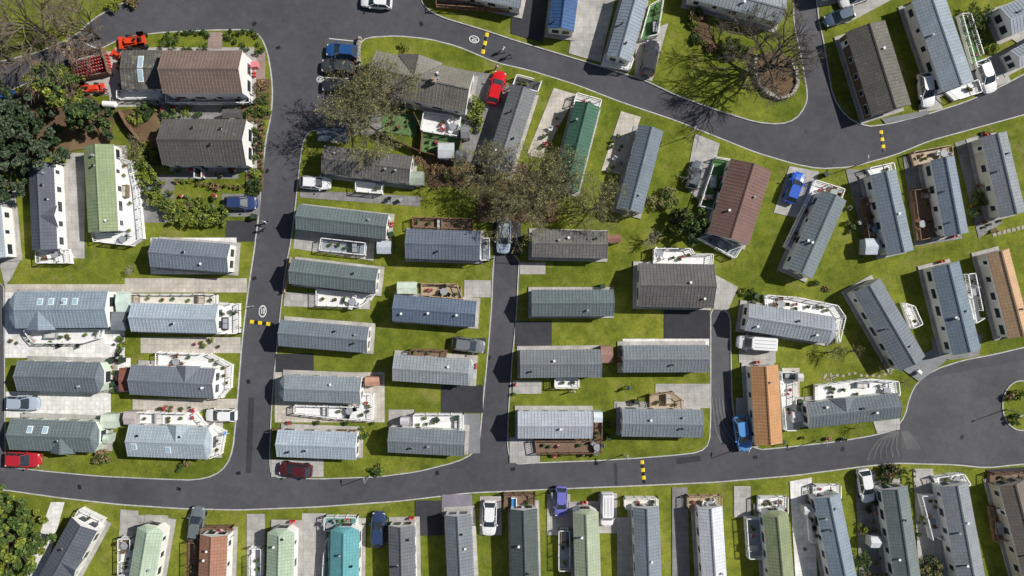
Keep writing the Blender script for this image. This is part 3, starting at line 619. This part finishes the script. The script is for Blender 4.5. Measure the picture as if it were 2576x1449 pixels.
for c in [(860,127,185,(.02,.08,.24),False,1.05,None,.03),(848,167,185,(.05,.052,.058),False,1.05,None,.03),(850,215,184,DK,False,1.05,None,.03),(793,460,3,W_),(605,511,0,(.03,.05,.14),False,1.05),(1249,221,-75,(.62,.01,.015),False,1.1),(1635,146,-80,(.04,.042,.05),False,1.15),(2112,42,160,(.06,.10,.15)),
 (2330,226,82,W_,False,1.1),(2480,192,70,W_,False,1.1),(1998,472,-70,(.01,.09,.5),False,1.05),(1748,440,-75,(.12,.13,.15),False,.95),(1267,594,92,(.38,.46,.56),False,1.1),(1178,868,8,(.16,.17,.18),False,1.08),(1902,863,184,W_,True,1.08),
 (1867,1090,80,(.10,.28,.6),False,1.15),(743,1182,186,(.08,.015,.02),False,1.08),(495,1318,-83,(.14,.16,.17),False,1.12),(952,1332,-88,(.03,.05,.12),False,1.15),(1231,1303,92,W_,False,1.12),(1411,1262,92,(.16,.16,.5),False,.98),(1527,1281,90,W_,True,.95),(2178,1222,80,W_,False,1.08),
 (57,1014,2,(.36,.42,.50),False,1.08),(57,1156,2,(.42,.02,.03),False,1.15),(556,1045,181,W_,False,1.0),(946,3,185,W_,False,1,None,.01),(2,252,160,(.02,.1,.4)),(2150,-6,160,W_,False)]:
    car(*c)
# ---------------- markings, bumps ----------------
mk=MB()
def line(x1,y1,x2,y2,w=.1,z=.026):
    a=Vector(P(x1,y1));c=Vector(P(x2,y2));d=c-a; u=d.normalized(); v=Vector((-u.y,u.x))*w/2
    mk.add([(*(a-v),z),(*(c-v),z),(*(c+v),z),(*(a+v),z)],[(0,1,2,3)],ROADW)
for l in [(828,97,905,105),(822,147,905,152),(815,195,905,198),(812,240,905,240),(2052,-20,2056,30)]: line(*l)
for l in [(205,105,262,130),(15,232,45,222)]: line(*l,w=.14)
mk.obj('parking_bay_lines')
def bump(x1,y1,x2,y2):
    a=Vector(P(x1,y1));c=Vector(P(x2,y2));d=c-a;L=d.length;n=max(4,int(L/.5));u=d/L;b=MB()
    for i in range(n):
        p=a+u*(L*(i+.5)/n); m=YEL if i%2==0 else BLACK; w=.5
        vs=[];hl=L/n/2*.97
        for s in(-hl,hl):
            for yy,zz in((-w/2,.004),(-w/4,.05),(w/4,.05),(w/2,.004)):
                vs.append((p.x+u.x*s-u.y*yy,p.y+u.y*s+u.x*yy,zz))
        b.add(vs,[(0,4,5,1),(1,5,6,2),(2,6,7,3),(0,1,2,3),(7,6,5,4)],m)
    b.obj('speed_bump')
bump(1226,82,1214,135);bump(629,809,690,817);bump(2216,328,2224,382);bump(1615,1158,1621,1216);bump(165,97,181,155)
def roundel(x,y,rot,sx=1,sy=1,txt='10'):
    wx,wy=P(x,y); E=empty('speed_limit_marking',(wx,wy,.03),rot)
    b=MB(); n=28; vs=[]
    for r in(.60,.48):
        vs+=[(r*sx*math.cos(2*math.pi*i/n),r*sy*math.sin(2*math.pi*i/n),0) for i in range(n)]
    b.add(vs,[(i,(i+1)%n,n+(i+1)%n,n+i) for i in range(n)],ROADW); b.obj('ring',E)
    cu=bpy.data.curves.new('numerals','FONT'); cu.body=txt; cu.align_x='CENTER'; cu.align_y='CENTER'; cu.size=.8; cu.offset=.02
    o=bpy.data.objects.new('numerals',cu); COL.objects.link(o); o.parent=E; o.scale=(sx*.9,sy*1.0,1); cu.materials.append(ROADW)
roundel(1193,99,math.radians(-105),.85,1.2); roundel(661,783,math.radians(-5),.9,1.4); roundel(806,200,math.radians(-90),.7,.9)
# ---------------- trees ----------------
def baretree(px,py,Ht,Rc,leaf=None,nleaf=1500,seed=1,name='deciduous_tree',twig=TWIG,dens=4,lsize=.10,depth=4,thick=1.0,fall=.52):
    rr=random.Random(seed); bx,by=P(px,py,Ht*.62); b=MB(); ends=[]
    def br(p,d,l,r,dep):
        segs=2 if dep>1 else 1; q=p; dd=d
        for i in range(segs):
            dd=(dd+Vector((rr.gauss(0,.13),rr.gauss(0,.13),rr.gauss(0.03,.1)))).normalized(); t=q+dd*(l/segs)
            b.tube(q,t,r*(1-.4*i/segs),r*(1-.4*(i+1)/segs),BARK if dep>2 else twig,5 if dep>2 else 3); q=t
            if dep<=1: ends.append(q.copy())
        if dep<=0: return
        k=dens if dep>1 else 4
        for i in range(k):
            ax=dd.orthogonal(); ax.rotate(Matrix.Rotation(rr.uniform(0,6.283),3,dd))
            nd=(dd*math.cos(.65)+ax.normalized()*math.sin(rr.uniform(.35,.95))).normalized(); nd.z=nd.z*.75+.06; nd.normalize()
            st=p+(q-p)*rr.uniform(.55,1.0) if i else q
            br(st,nd,l*rr.uniform(.58,.8),r*fall,dep-1)
    th=Ht*.22; r0=.026*Ht*thick
    b.tube((0,0,-.05),(0,0,th*.35),r0*1.35,r0,BARK,8); b.tube((0,0,th*.35),(.05,.08,th),r0,r0*.8,BARK,8)
    k=7; l0=math.hypot(Rc,Ht*.6)*.42
    for i in range(k):
        a=i*6.283/k+rr.uniform(-.3,.3); tilt=rr.uniform(.45,1.1)*(Rc/(Ht*.75))**.5 if i else .1
        d=Vector((math.cos(a)*math.sin(tilt),math.sin(a)*math.sin(tilt),math.cos(tilt)))
        br(Vector((.05,.08,th*rr.uniform(.8,1))),d,l0*rr.uniform(.85,1.1),r0*.5,depth)
    E=empty(name,(bx,by,GZ)); b.obj('trunk_and_limbs',E)
    if leaf:
        g=MB(); cs=[(e.x,e.y,e.z,.28,.22) for e in rr.sample(ends,min(len(ends),nleaf//3))]; leafcloud(g,cs,4,lsize,leaf,seed); g.obj('foliage',E)
    return E
def leaftree(px,py,Ht,Rc,leafs,seed=1,name='evergreen_tree',n=70,size=.2,conic=0):
    rr=random.Random(seed); bx,by=P(px,py,Ht*.6); b=MB(); b.tube((0,0,-.05),(0,0,Ht*.75),.03*Ht,.01*Ht,BARK,7)
    cs={i:[] for i in range(len(leafs))}
    K=int(26+Rc*Rc*3.0)
    for i in range(K):
        a=rr.uniform(0,6.283); u=rr.random()**.55; z=rr.uniform(.12,1)
        if conic: rad=Rc*(1-z)**.75*(.75+.5*rr.random())
        else: rad=Rc*math.sqrt(max(0,1-((z-.45)/.6)**2))*(.8+.35*rr.random())
        rad*=u; x=rad*math.cos(a);y=rad*math.sin(a); s=rr.uniform(.35,.75)*(.5+Rc*.11)
        cs[rr.randrange(len(leafs))].append((x,y,z*Ht,s,s*.7))
        if i%3==0: b.tube((0,0,z*Ht*.6),(x,y,z*Ht),.02*Rc,.008*Rc,BARK,4)
    E=empty(name,(bx,by,GZ)); b.obj('trunk_and_limbs',E); g=MB()
    for i,c in cs.items():
        if c: leafcloud(g,c,n,size,LM[leafs[i]],seed+i)
    g.obj('foliage',E)
def shrub(px,py,Rc,leafs,seed,h=None,name='shrub'):
    rr=random.Random(seed); h=h or Rc*1.1; bx,by=P(px,py,h*.6); g=MB(); g.tube((0,0,-.02),(0,0,h*.6),.05,.02,BARK,5)
    for li in leafs:
        c=[]
        for i in range(int(4+Rc*Rc*5)):
            a=rr.uniform(0,6.283);u=rr.random()**.5*Rc*.85; c.append((u*math.cos(a),u*math.sin(a),h*rr.uniform(.25,.95)*(1-.4*(u/Rc)**2),.28+Rc*.08,.25))
        leafcloud(g,c,45,.12,LM[li],seed+li)
    g.obj(name,None,(bx,by,GZ))
OL=LM[3]
baretree(900,290,10,5.0,OL,1800,11,thick=1.2); baretree(965,235,9.5,4.6,OL,1300,12)
baretree(1222,425,8,3.2,OL,900,13); baretree(1340,440,9,4.2,OL,1500,14); baretree(1300,515,9,3.8,OL,1100,15,thick=1.2); baretree(1425,445,8,3.2,OL,1000,16); baretree(1515,512,7.5,3.3,OL,1100,17)
baretree(1960,138,10,6.4,None,0,18,twig=mat('twigs_dark',(.13,.11,.09),.9,.3),thick=1.5,fall=.58)
TB=mat('twigs_brown',(.22,.18,.14),.9,.3)
baretree(50,50,11,8,LM[5],900,19,twig=TB,dens=5); baretree(190,55,9,4.4,LM[5],500,20,twig=TB); baretree(-60,110,11,7,LM[5],600,25,twig=TB)
PALE=mat('twigs_pale',(.30,.28,.25),.9,.3)
for i,(x,y,r) in enumerate([(325,682,1.1),(1640,600,1.8),(1745,448,1.7),(2105,888,1.8),(2160,885,1.4),(2230,920,1.2),(2155,1082,1.1),(340,375,2.2),(2280,965,1.1)]):
    baretree(x,y,r*1.8,r,OL if i%2 else None,200,40+i,name='small_tree',twig=PALE if i in(2,0,1) else TWIG,depth=2,lsize=.07,thick=1.3)
leaftree(132,208,6,3.3,(0,2),2,n=80); leaftree(208,288,7,3.6,(1,1,0),3,conic=1,name='conifer_tree',n=90); leaftree(35,350,8,5.6,(6,1,6),4,size=.22,n=100); leaftree(-30,270,8,4.2,(6,1),5); leaftree(0,455,6.5,3.0,(6,1),6)
leaftree(15,1365,6,5.2,(0,2,0),7,n=110,name='leafy_tree'); leaftree(-30,1290,6,3,(0,2),8,name='leafy_tree')
leaftree(1735,567,3.6,2.7,(0,1,0),9,name='holly_tree')
sh=[(1845,118,1.7,(0,2)),(2460,40,2.2,(0,)),(2470,90,1.3,(0,)),(2495,122,1.0,(2,)),(255,1150,1.2,(5,0)),(1527,1065,.9,(0,)),(912,1090,.8,(0,2)),(1680,497,1.6,(3,0)),(1655,515,1.1,(3,)),(1750,38,1.1,(0,5)),(1745,60,.8,(2,)),(1752,95,.9,(0,)),(1790,118,.7,(5,)),(1820,128,.7,(2,)),
 (1870,128,.8,(0,)),(285,12,1.0,(2,)),(335,2,1.0,(5,2)),(655,212,1.0,(5,)),(655,245,1.2,(0,)),(662,278,1.0,(0,2)),(630,285,.9,(0,)),(365,278,1.3,(1,0)),(340,300,1.1,(2,)),(425,105,1.3,(0,)),(640,330,1.0,(0,)),(645,365,1.1,(1,)),(640,400,.9,(0,)),(640,440,.9,(2,)),(640,470,1.2,(1,0)),(430,285,.9,(0,)),(470,280,.7,(2,)),(500,440,.8,(0,)),
 (480,515,1.0,(0,5)),(510,508,.9,(2,)),(540,470,.7,(5,)),(370,385,1.5,(2,0)),(2165,1410,1.6,(0,)),(2340,1430,2.0,(3,1)),(2420,1440,1.8,(1,)),(2170,1330,1.0,(2,)),(948,1182,.9,(0,2)),(2555,1060,1.0,(0,)),(2545,1000,.8,(5,)),(2200,1275,1.2,(1,)),(2240,1190,1.5,(1,5)),(2462,500,1.2,(0,2)),(2450,540,1.0,(0,)),(2430,700,.6,(2,)),(1640,500,.8,(3,)),(1045,405,1.0,(5,)),(1090,420,.8,(5,)),(1130,440,.9,(3,)),(1170,430,.8,(5,)),
 (1895,738,.6,(0,)),(1870,735,.5,(2,)),(2050,712,.5,(0,)),(2080,728,.4,(5,)),(470,1162,.6,(2,5)),(455,1175,.5,(0,)),(1240,475,1,(3,)),(1365,520,1.2,(3,)),(1020,115,.7,(2,)),(300,855,.5,(0,)),(310,870,.6,(2,)),(335,1380,.5,(0,)),(2562,990,.9,(2,))]
for i,(x,y,r,l) in enumerate(sh): shrub(x,y,r,l,100+i)
def hedge(pts,w,h,leafs,seed):
    rr=random.Random(seed); g=MB(); c=[]; cr=.36 if w>1.5 else .22
    for i in range(len(pts)-1):
        a=Vector(P(*pts[i],h*.6));d=Vector(P(*pts[i+1],h*.6))-a; n=int(d.length/.25*max(1,w/.6))
        for j in range(n):
            p=a+d*rr.random(); c.append((p.x+rr.uniform(-w,w)/2,p.y+rr.uniform(-w,w)/2,GZ+h*rr.uniform(.4,.95),cr,cr*.8))
    for k,li in enumerate(leafs): leafcloud(g,c[k::len(leafs)],60 if w>1.5 else 26,.13 if w>1.5 else .1,LM[li],seed)
    g.obj('hedge')
hedge([(362,395),(375,460),(412,510),(460,545),(560,543)],2.5,1.5,(2,0,2),1); hedge([(1199,258),(1193,312)],1.9,1.4,(2,2,0),11)
hedge([(425,82),(522,82),(522,124),(425,124)],.5,.7,(1,0),2); hedge([(562,82),(640,80),(660,130),(640,136),(562,84)],.5,.7,(1,0),3)
hedge([(400,262),(415,290),(405,420)],.7,1,(0,1),4); hedge([(640,300),(662,310),(655,480)],.5,.9,(0,5),5); hedge([(440,455),(600,470),(655,478)],.5,.6,(0,2,5),6); hedge([(1875,738),(1910,742)],.5,.5,(0,),7); hedge([(1740,20),(1745,100),(1800,125),(1890,125)],.5,.5,(2,5,0),8)
hedge([(2240,1180),(2290,1185),(2290,1230),(2225,1235),(2222,1185)],1.0,1.2,(1,0),9); hedge([(2100,1445),(2340,1449)],1.2,1.4,(3,1),10)
g=MB(); rr=random.Random(5); c=[(*P(rr.uniform(1055,1200),rr.uniform(395,470)),GZ+.12,.8,.03) for _ in range(80)]; c+=[(*P(rr.uniform(1210,1450),rr.uniform(470,565)),GZ+.12,.9,.03) for _ in range(60)]; leafcloud(g,c,20,.1,LM[5],3); g.obj('leaf_litter')
def ringwall(pts,name='stone_wall',w=.45,h=.6):
    b=MB(); rr=random.Random(3)
    for i in range(len(pts)-1):
        a=Vector(P(*pts[i]));d=Vector(P(*pts[i+1]))-a;n=max(1,int(d.length/.38));rot=math.atan2(d.y,d.x)
        for j in range(n):
            p=a+d*(j+.5)/n; b.box(p.x,p.y,GZ-.02,.42*rr.uniform(.85,1.1),w*rr.uniform(.8,1.1),h*rr.uniform(.8,1.15),STONE,rot+rr.uniform(-.12,.12),.85)
    b.obj(name)
ring=[(1898,140),(1897,180),(1908,215),(1930,238),(1960,250),(1990,240),(2003,215),(2000,180),(1985,150)]
ringwall(ring,w=.55); b=MB(); b.poly([P(*p) for p in ring+[(1950,130)]],GZ+.25,SOIL,GZ); b.obj('mulch_bed')
g=MB(); leafcloud(g,[(*P(rr.uniform(1915,1990),rr.uniform(150,235)),GZ+.27,.6,.03) for _ in range(50)],25,.1,LM[5],9); g.obj('leaf_litter')
ringwall([(908,95),(903,120),(905,160)],h=.8)
def fence(pts,m=WOOD,h=1.5):
    b=MB()
    for i in range(len(pts)-1):
        a=Vector(P(*pts[i]));d=Vector(P(*pts[i+1]))-a;n=max(1,int(d.length/1.8));rot=math.atan2(d.y,d.x)
        mid=a+d/2; b.box(mid.x,mid.y,GZ,d.length,.05,h-.1,m,rot)
        for j in range(n+1): p=a+d*j/n; b.box(p.x,p.y,GZ-.02,.12,.12,h+.05,m,rot)
    b.obj('garden_fence')
for f in [[(190,145),(268,128),(285,190),(200,205),(190,145)],[(308,280),(330,320),(368,365)],[(950,335),(1060,385),(1160,410)],[(1165,345),(1150,412)],[(1045,290),(1065,335),(1060,390)],[(695,1076),(898,1080)]]: fence(f)
for f in [[(1060,712),(1160,722),(1162,748)],[(735,648),(720,735)]]: fence(f,TAN,1.0)
b=MB()
for i in range(12):
    for j in range(5):
        x,y=P(196+i*6.7+j*1.5,156+j*8-i*1.6,.5); b.cyl(x,y,GZ,.15,.85,REDB,8,.13); b.cyl(x,y,GZ+.85,.07,.1,GREYM,6)
b.obj('gas_bottle_stack')
b=MB(); x0,y0=P(262,262,.6); x1,y1=P(292,264,.6); b.tube((x0,y0,.75),(x1,y1,.75),.42,.42,WHITE,14); b.tube((x0,y0,.75),(x0-.2,y0,.75),.42,.2,WHITE,14); b.tube((x1,y1,.75),(x1+.2,y1,.75),.42,.2,WHITE,14); b.box(x0+.3,y0,.1,.2,.7,.4,GREYM); b.box(x1-.3,y1,.1,.2,.7,.4,GREYM); b.obj('propane_tank')
def tractor(x,y,ang,sc=1,name='red_tractor'):
    b=MB(); OR=mat('machine_red',(.65,.06,.02),.4,.08)
    b.box(.7,0,.5,1.6,.7,.55,OR,0,.9); b.box(-.5,0,.6,1.2,1.1,.35,OR); b.box(-.45,0,.95,.5,.5,.15,BLACK); b.box(-.7,0,1.0,.1,.5,.45,BLACK)
    for xx,r in((1.1,.38),(-.7,.6)):
        for sd in(-1,1):
            vs=[];n=14;y_=sd*.72
            for yy in(-.16,.16): vs+=[(xx+r*math.cos(2*math.pi*q/n),y_+yy,r+r*math.sin(2*math.pi*q/n)) for q in range(n)]
            b.add(vs,[(q,(q+1)%n,n+(q+1)%n,n+q) for q in range(n)]+[tuple(range(n)),tuple(range(n,2*n))],TYRE)
            b.box(-.7,sd*.72,1.22,.9,.36,.06,OR)
    for sd in(-1,1): b.tube((-.2,sd*.5,1.0),(1.9,sd*.5,.5),.06,.06,OR,5); b.tube((-.9,sd*.5,1.0),(-.9,sd*.5,2.0),.03,.03,BLACK,5)
    b.box(2.1,0,.2,.5,1.5,.4,OR); b.tube((.1,-.1,.95),(.0,0,1.3),.02,.02,BLACK,5); b.cyl(.05,0,1.3,.2,.03,BLACK,10)
    b.obj(name,None,(*P(x,y,.8),GZ),math.radians(ang)).scale=(sc,)*3
tractor(345,103,185,1.1); tractor(222,222,5,.85,'ride_on_mower'); tractor(300,140,150,.6,'ride_on_mower')
b=MB(); b.box(0,0,.1,1.6,.9,.9,mat('pink_panel',(.6,.2,.22)),.2,.9); b.box(0,0,1.0,1.5,.8,.08,mat('pink_panel',(.6,.2,.22)),.2); b.obj('storage_box',None,(*P(632,163,1),0))
bins=MB(); bins.box(0,0,.08,.55,.6,.9,BLACK,0,1.1); bins.box(0,0,.98,.62,.68,.06,mat('bin_lid',(.03,.06,.03))); bins.cyl(-.25,.3,0,.1,.2,BLACK); binm=bins.mesh('wheelie_bin')
for i,(x,y) in enumerate([(310,905),(285,905),(290,965),(640,545),(770,1195),(1150,1050),(1530,1100),(1100,1055),(2010,1010),(1965,1110),(2075,440),(1515,720),(1900,745),(2240,1180),(1600,1010),(1445,440),(985,590)]):
    place(binm,'wheelie_bin',None,(*P(x,y,.5),GZ+.1),i)
for x0,y0,x1,y1,n in [(280,905,300,985,8),(385,1022,480,1026,9),(340,1028,560,1032,10),(20,855,300,860,8),(290,845,312,905,7),(450,850,600,870,6),(700,1060,960,1060,5),(1365,1140,1500,1142,5),(1290,960,1300,990,2),(450,490,560,520,12),(440,425,600,440,12),(300,150,310,230,6),(600,760,604,830,6),(1885,740,1910,760,4),(2120,450,2150,600,6),(2440,480,2520,570,14),(2450,330,2500,340,5),(1050,300,1160,400,14),(930,260,1030,330,10),(2270,560,2370,610,5),(1365,290,1400,370,7),(1530,330,1560,430,8),(2000,1090,2200,1100,3),(2180,1250,2230,1440,14),(2020,1250,2040,1400,6),(2300,1280,2320,1440,8),(1410,1240,1440,1449,5),(330,270,620,290,16)]:
    for j in range(n): place(R.choice(POTS),'potted_plant',None,(*P(R.uniform(x0,x1+3),R.uniform(y0,y1+3)),GZ+.08),R.random()*6,(R.uniform(.7,1.4),)*3)
for x,y in [(1545,400),(1555,415),(1385,325),(2455,470),(2470,480),(2160,560),(980,500),(1010,503),(285,960),(150,870),(200,868),(1130,365),(990,310),(1005,320),(2310,935),(300,890),(2470,560),(2500,580)]:
    place(R.choice(CH),'garden_chair',None,(*P(x,y,.3),GZ+.1),R.random()*6)
st=MB()
for i in range(12): x,y=P(2075+i*15,945-(i%3)*2+3*math.sin(i)); st.cyl(x,y,GZ,.22,.04,STONE,8)
for i in range(9): x,y=P(2085+12*math.cos(i),948+8*math.sin(i)); st.cyl(x,y,GZ,.16,.05,STONE,7)
for i in range(7): x,y=P(2500+i*12,590-i*3); st.box(x,y,GZ,.5,.5,.05,STONE,.2)
st.obj('stepping_stones')
# ---------------- lamps ----------------
def lamp(x,y,ang,h=3.6):
    b=MB(); b.cyl(0,0,0,.09,.5,GREYM,8); b.cyl(0,0,.5,.055,h-.5,GREYM,8,.04); b.tube((0,0,h),(.5,0,h+.12),.035,.03,GREYM,6); b.box(.62,0,h+.06,.45,.16,.08,GREYM)
    b.obj('street_lamp',None,(*P(x,y),GZ),math.radians(ang))
for a in [(1726,346,60),(2530,1030,200),(1568,1143,90),(265,132,-150),(1860,1128,80),(638,770,0),(1243,650,180),(2150,418,90),(930,1197,90),(2050,1108,90),(1385,1234,90)]: lamp(*a)
# ---------------- people ----------------
SKIN=mat('skin',(.48,.28,.2),.6,.05)
def person(x,y,ang,top,leg,hair,z0=.005,stride=.22):
    def cl(c,nm): return mat(nm,c,.8,.1)
    me=bpy.data.meshes.new('person_body')
    s=stride
    V_=[(0,0,.95,.15),(0,0,1.15,.14),(0,0,1.38,.17),(0,0,1.5,.07),(0,.01,1.60,.085),(0,.02,1.70,.095),
       (.10,0,.90,.10),(.11,s*.55,.50,.065),(.11,s*.9,.09,.045),(.11,s*.9+.17,.05,.04),
       (-.10,0,.90,.10),(-.11,-s*.3,.50,.065),(-.11,-s*1.3,.12,.045),(-.11,-s*1.3+.16,.05,.04),
       (.20,0,1.40,.065),(.25,-.08,1.12,.05),(.26,.02,.90,.035),(.26,.05,.84,.035),
       (-.20,0,1.40,.065),(-.25,.06,1.12,.05),(-.26,.20,.92,.035),(-.26,.25,.87,.035)]
    Ed=[(0,1),(1,2),(2,3),(3,4),(4,5),(0,6),(6,7),(7,8),(8,9),(0,10),(10,11),(11,12),(12,13),(2,14),(14,15),(15,16),(16,17),(2,18),(18,19),(19,20),(20,21)]
    for hb,sx in((17,1),(21,-1)):
        hx,hy,hz,_=V_[hb]
        for k,(ox,oy,ln) in enumerate(((.0,-.03,.07),(.0,-.01,.08),(.0,.012,.085),(.0,.033,.07))):
            V_.append((hx+ox,hy+oy,hz-.035,.010)); V_.append((hx-sx*.01,hy+oy+.01,hz-.035-ln,.008)); Ed+=[(hb,len(V_)-2),(len(V_)-2,len(V_)-1)]
        V_.append((hx-sx*.03,hy+.045,hz-.03,.010)); Ed.append((hb,len(V_)-1))
    me.from_pydata([v[:3] for v in V_],Ed,[])
    o=bpy.data.objects.new('tmp',me); COL.objects.link(o)
    sk=o.modifiers.new('s','SKIN'); sv=me.skin_vertices[0].data
    for i,v in enumerate(V_): sv[i].radius=(v[3],v[3]*(.72 if i in(0,1,2) else 1))
    sv[0].use_root=True
    ss=o.modifiers.new('u','SUBSURF'); ss.levels=1; ss.render_levels=1
    dg=bpy.context.evaluated_depsgraph_get(); m2=bpy.data.meshes.new_from_object(o.evaluated_get(dg)); bpy.data.objects.remove(o)
    mats=[cl(top,'shirt'),cl(leg,'trousers'),SKIN,cl(hair,'hair'),BLACK]
    m2.materials.clear()
    for m in mats: m2.materials.append(m)
    for p in m2.polygons:
        c=p.center; p.use_smooth=True
        if c.z>1.64 and (c.z>1.72 or c.y<.05): k=3
        elif c.z>1.5: k=2
        elif c.z<.1: k=4
        elif abs(c.x)>.21 and c.z<.95: k=2
        elif c.z<.95: k=1
        else: k=0
        p.material_index=k
    m2.name='person'
    E=empty('person',(*P(x,y,.9),z0),math.radians(ang)); place(m2,'body',E)
    f=MB(); f.box(0,.115,1.645,.025,.03,.04,SKIN); f.box(.035,.105,1.68,.02,.01,.012,BLACK); f.box(-.035,.105,1.68,.02,.01,.012,BLACK); f.box(0,.102,1.61,.05,.01,.012,REDB); f.box(.095,.02,1.66,.02,.03,.05,SKIN); f.box(-.095,.02,1.66,.02,.03,.05,SKIN); f.obj('face',E)
person(1266,124,-110,(.8,.8,.8),(.03,.03,.04),(.1,.06,.03)); person(1284,137,-110,(.05,.05,.06),(.04,.05,.1),(.3,.2,.1)); person(1249,168,160,(.75,.75,.75),(.03,.03,.03),(.05,.03,.02),GZ)
person(666,558,170,(.8,.8,.8),(.02,.02,.03),(.05,.03,.02)); person(660,576,170,(.04,.04,.05),(.02,.02,.03),(.5,.45,.4)); person(1582,976,80,(.03,.15,.55),(.03,.04,.1),(.1,.07,.05),GZ); person(1442,985,20,(.6,.6,.6),(.5,.5,.5),(.1,.06,.03),GZ)
person(568,1090,90,(.1,.3,.7),(.5,.5,.5),(.1,.06,.03),GZ); person(265,227,40,(.3,.05,.05),(.05,.05,.1),(.1,.06,.03),GZ+.06)
# ---------------- light & camera ----------------
el=math.radians(42); dx,dy=.945,.335; n_=math.hypot(dx,dy); sun=Vector((dx/n_*math.cos(el),dy/n_*math.cos(el),math.sin(el)))
ld=bpy.data.lights.new('sun','SUN'); ld.energy=5.0; ld.angle=math.radians(.5); ld.color=(1,.965,.91)
lo=bpy.data.objects.new('sun',ld); COL.objects.link(lo); lo.rotation_euler=(-sun).to_track_quat('-Z','Y').to_euler(); lo.location=(0,0,60)
w=bpy.data.worlds.new('World'); scene.world=w; w.use_nodes=True; nt=w.node_tree; bg=nt.nodes['Background']
sky=nt.nodes.new('ShaderNodeTexSky'); sky.sky_type='NISHITA'; sky.sun_disc=False; sky.sun_elevation=el; sky.sun_rotation=math.atan2(dx,dy)
nt.links.new(sky.outputs[0],bg.inputs[0]); bg.inputs[1].default_value=.05
cd=bpy.data.cameras.new('camera'); cd.sensor_width=36; cd.lens=36*H/(2576*S); cd.clip_end=5000; cd.clip_start=.5
co=bpy.data.objects.new('camera',cd); COL.objects.link(co); co.location=(0,0,H); co.rotation_euler=(0,0,0); scene.camera=co
scene.view_settings.view_transform='Standard'; scene.view_settings.look='None'; scene.view_settings.exposure=0
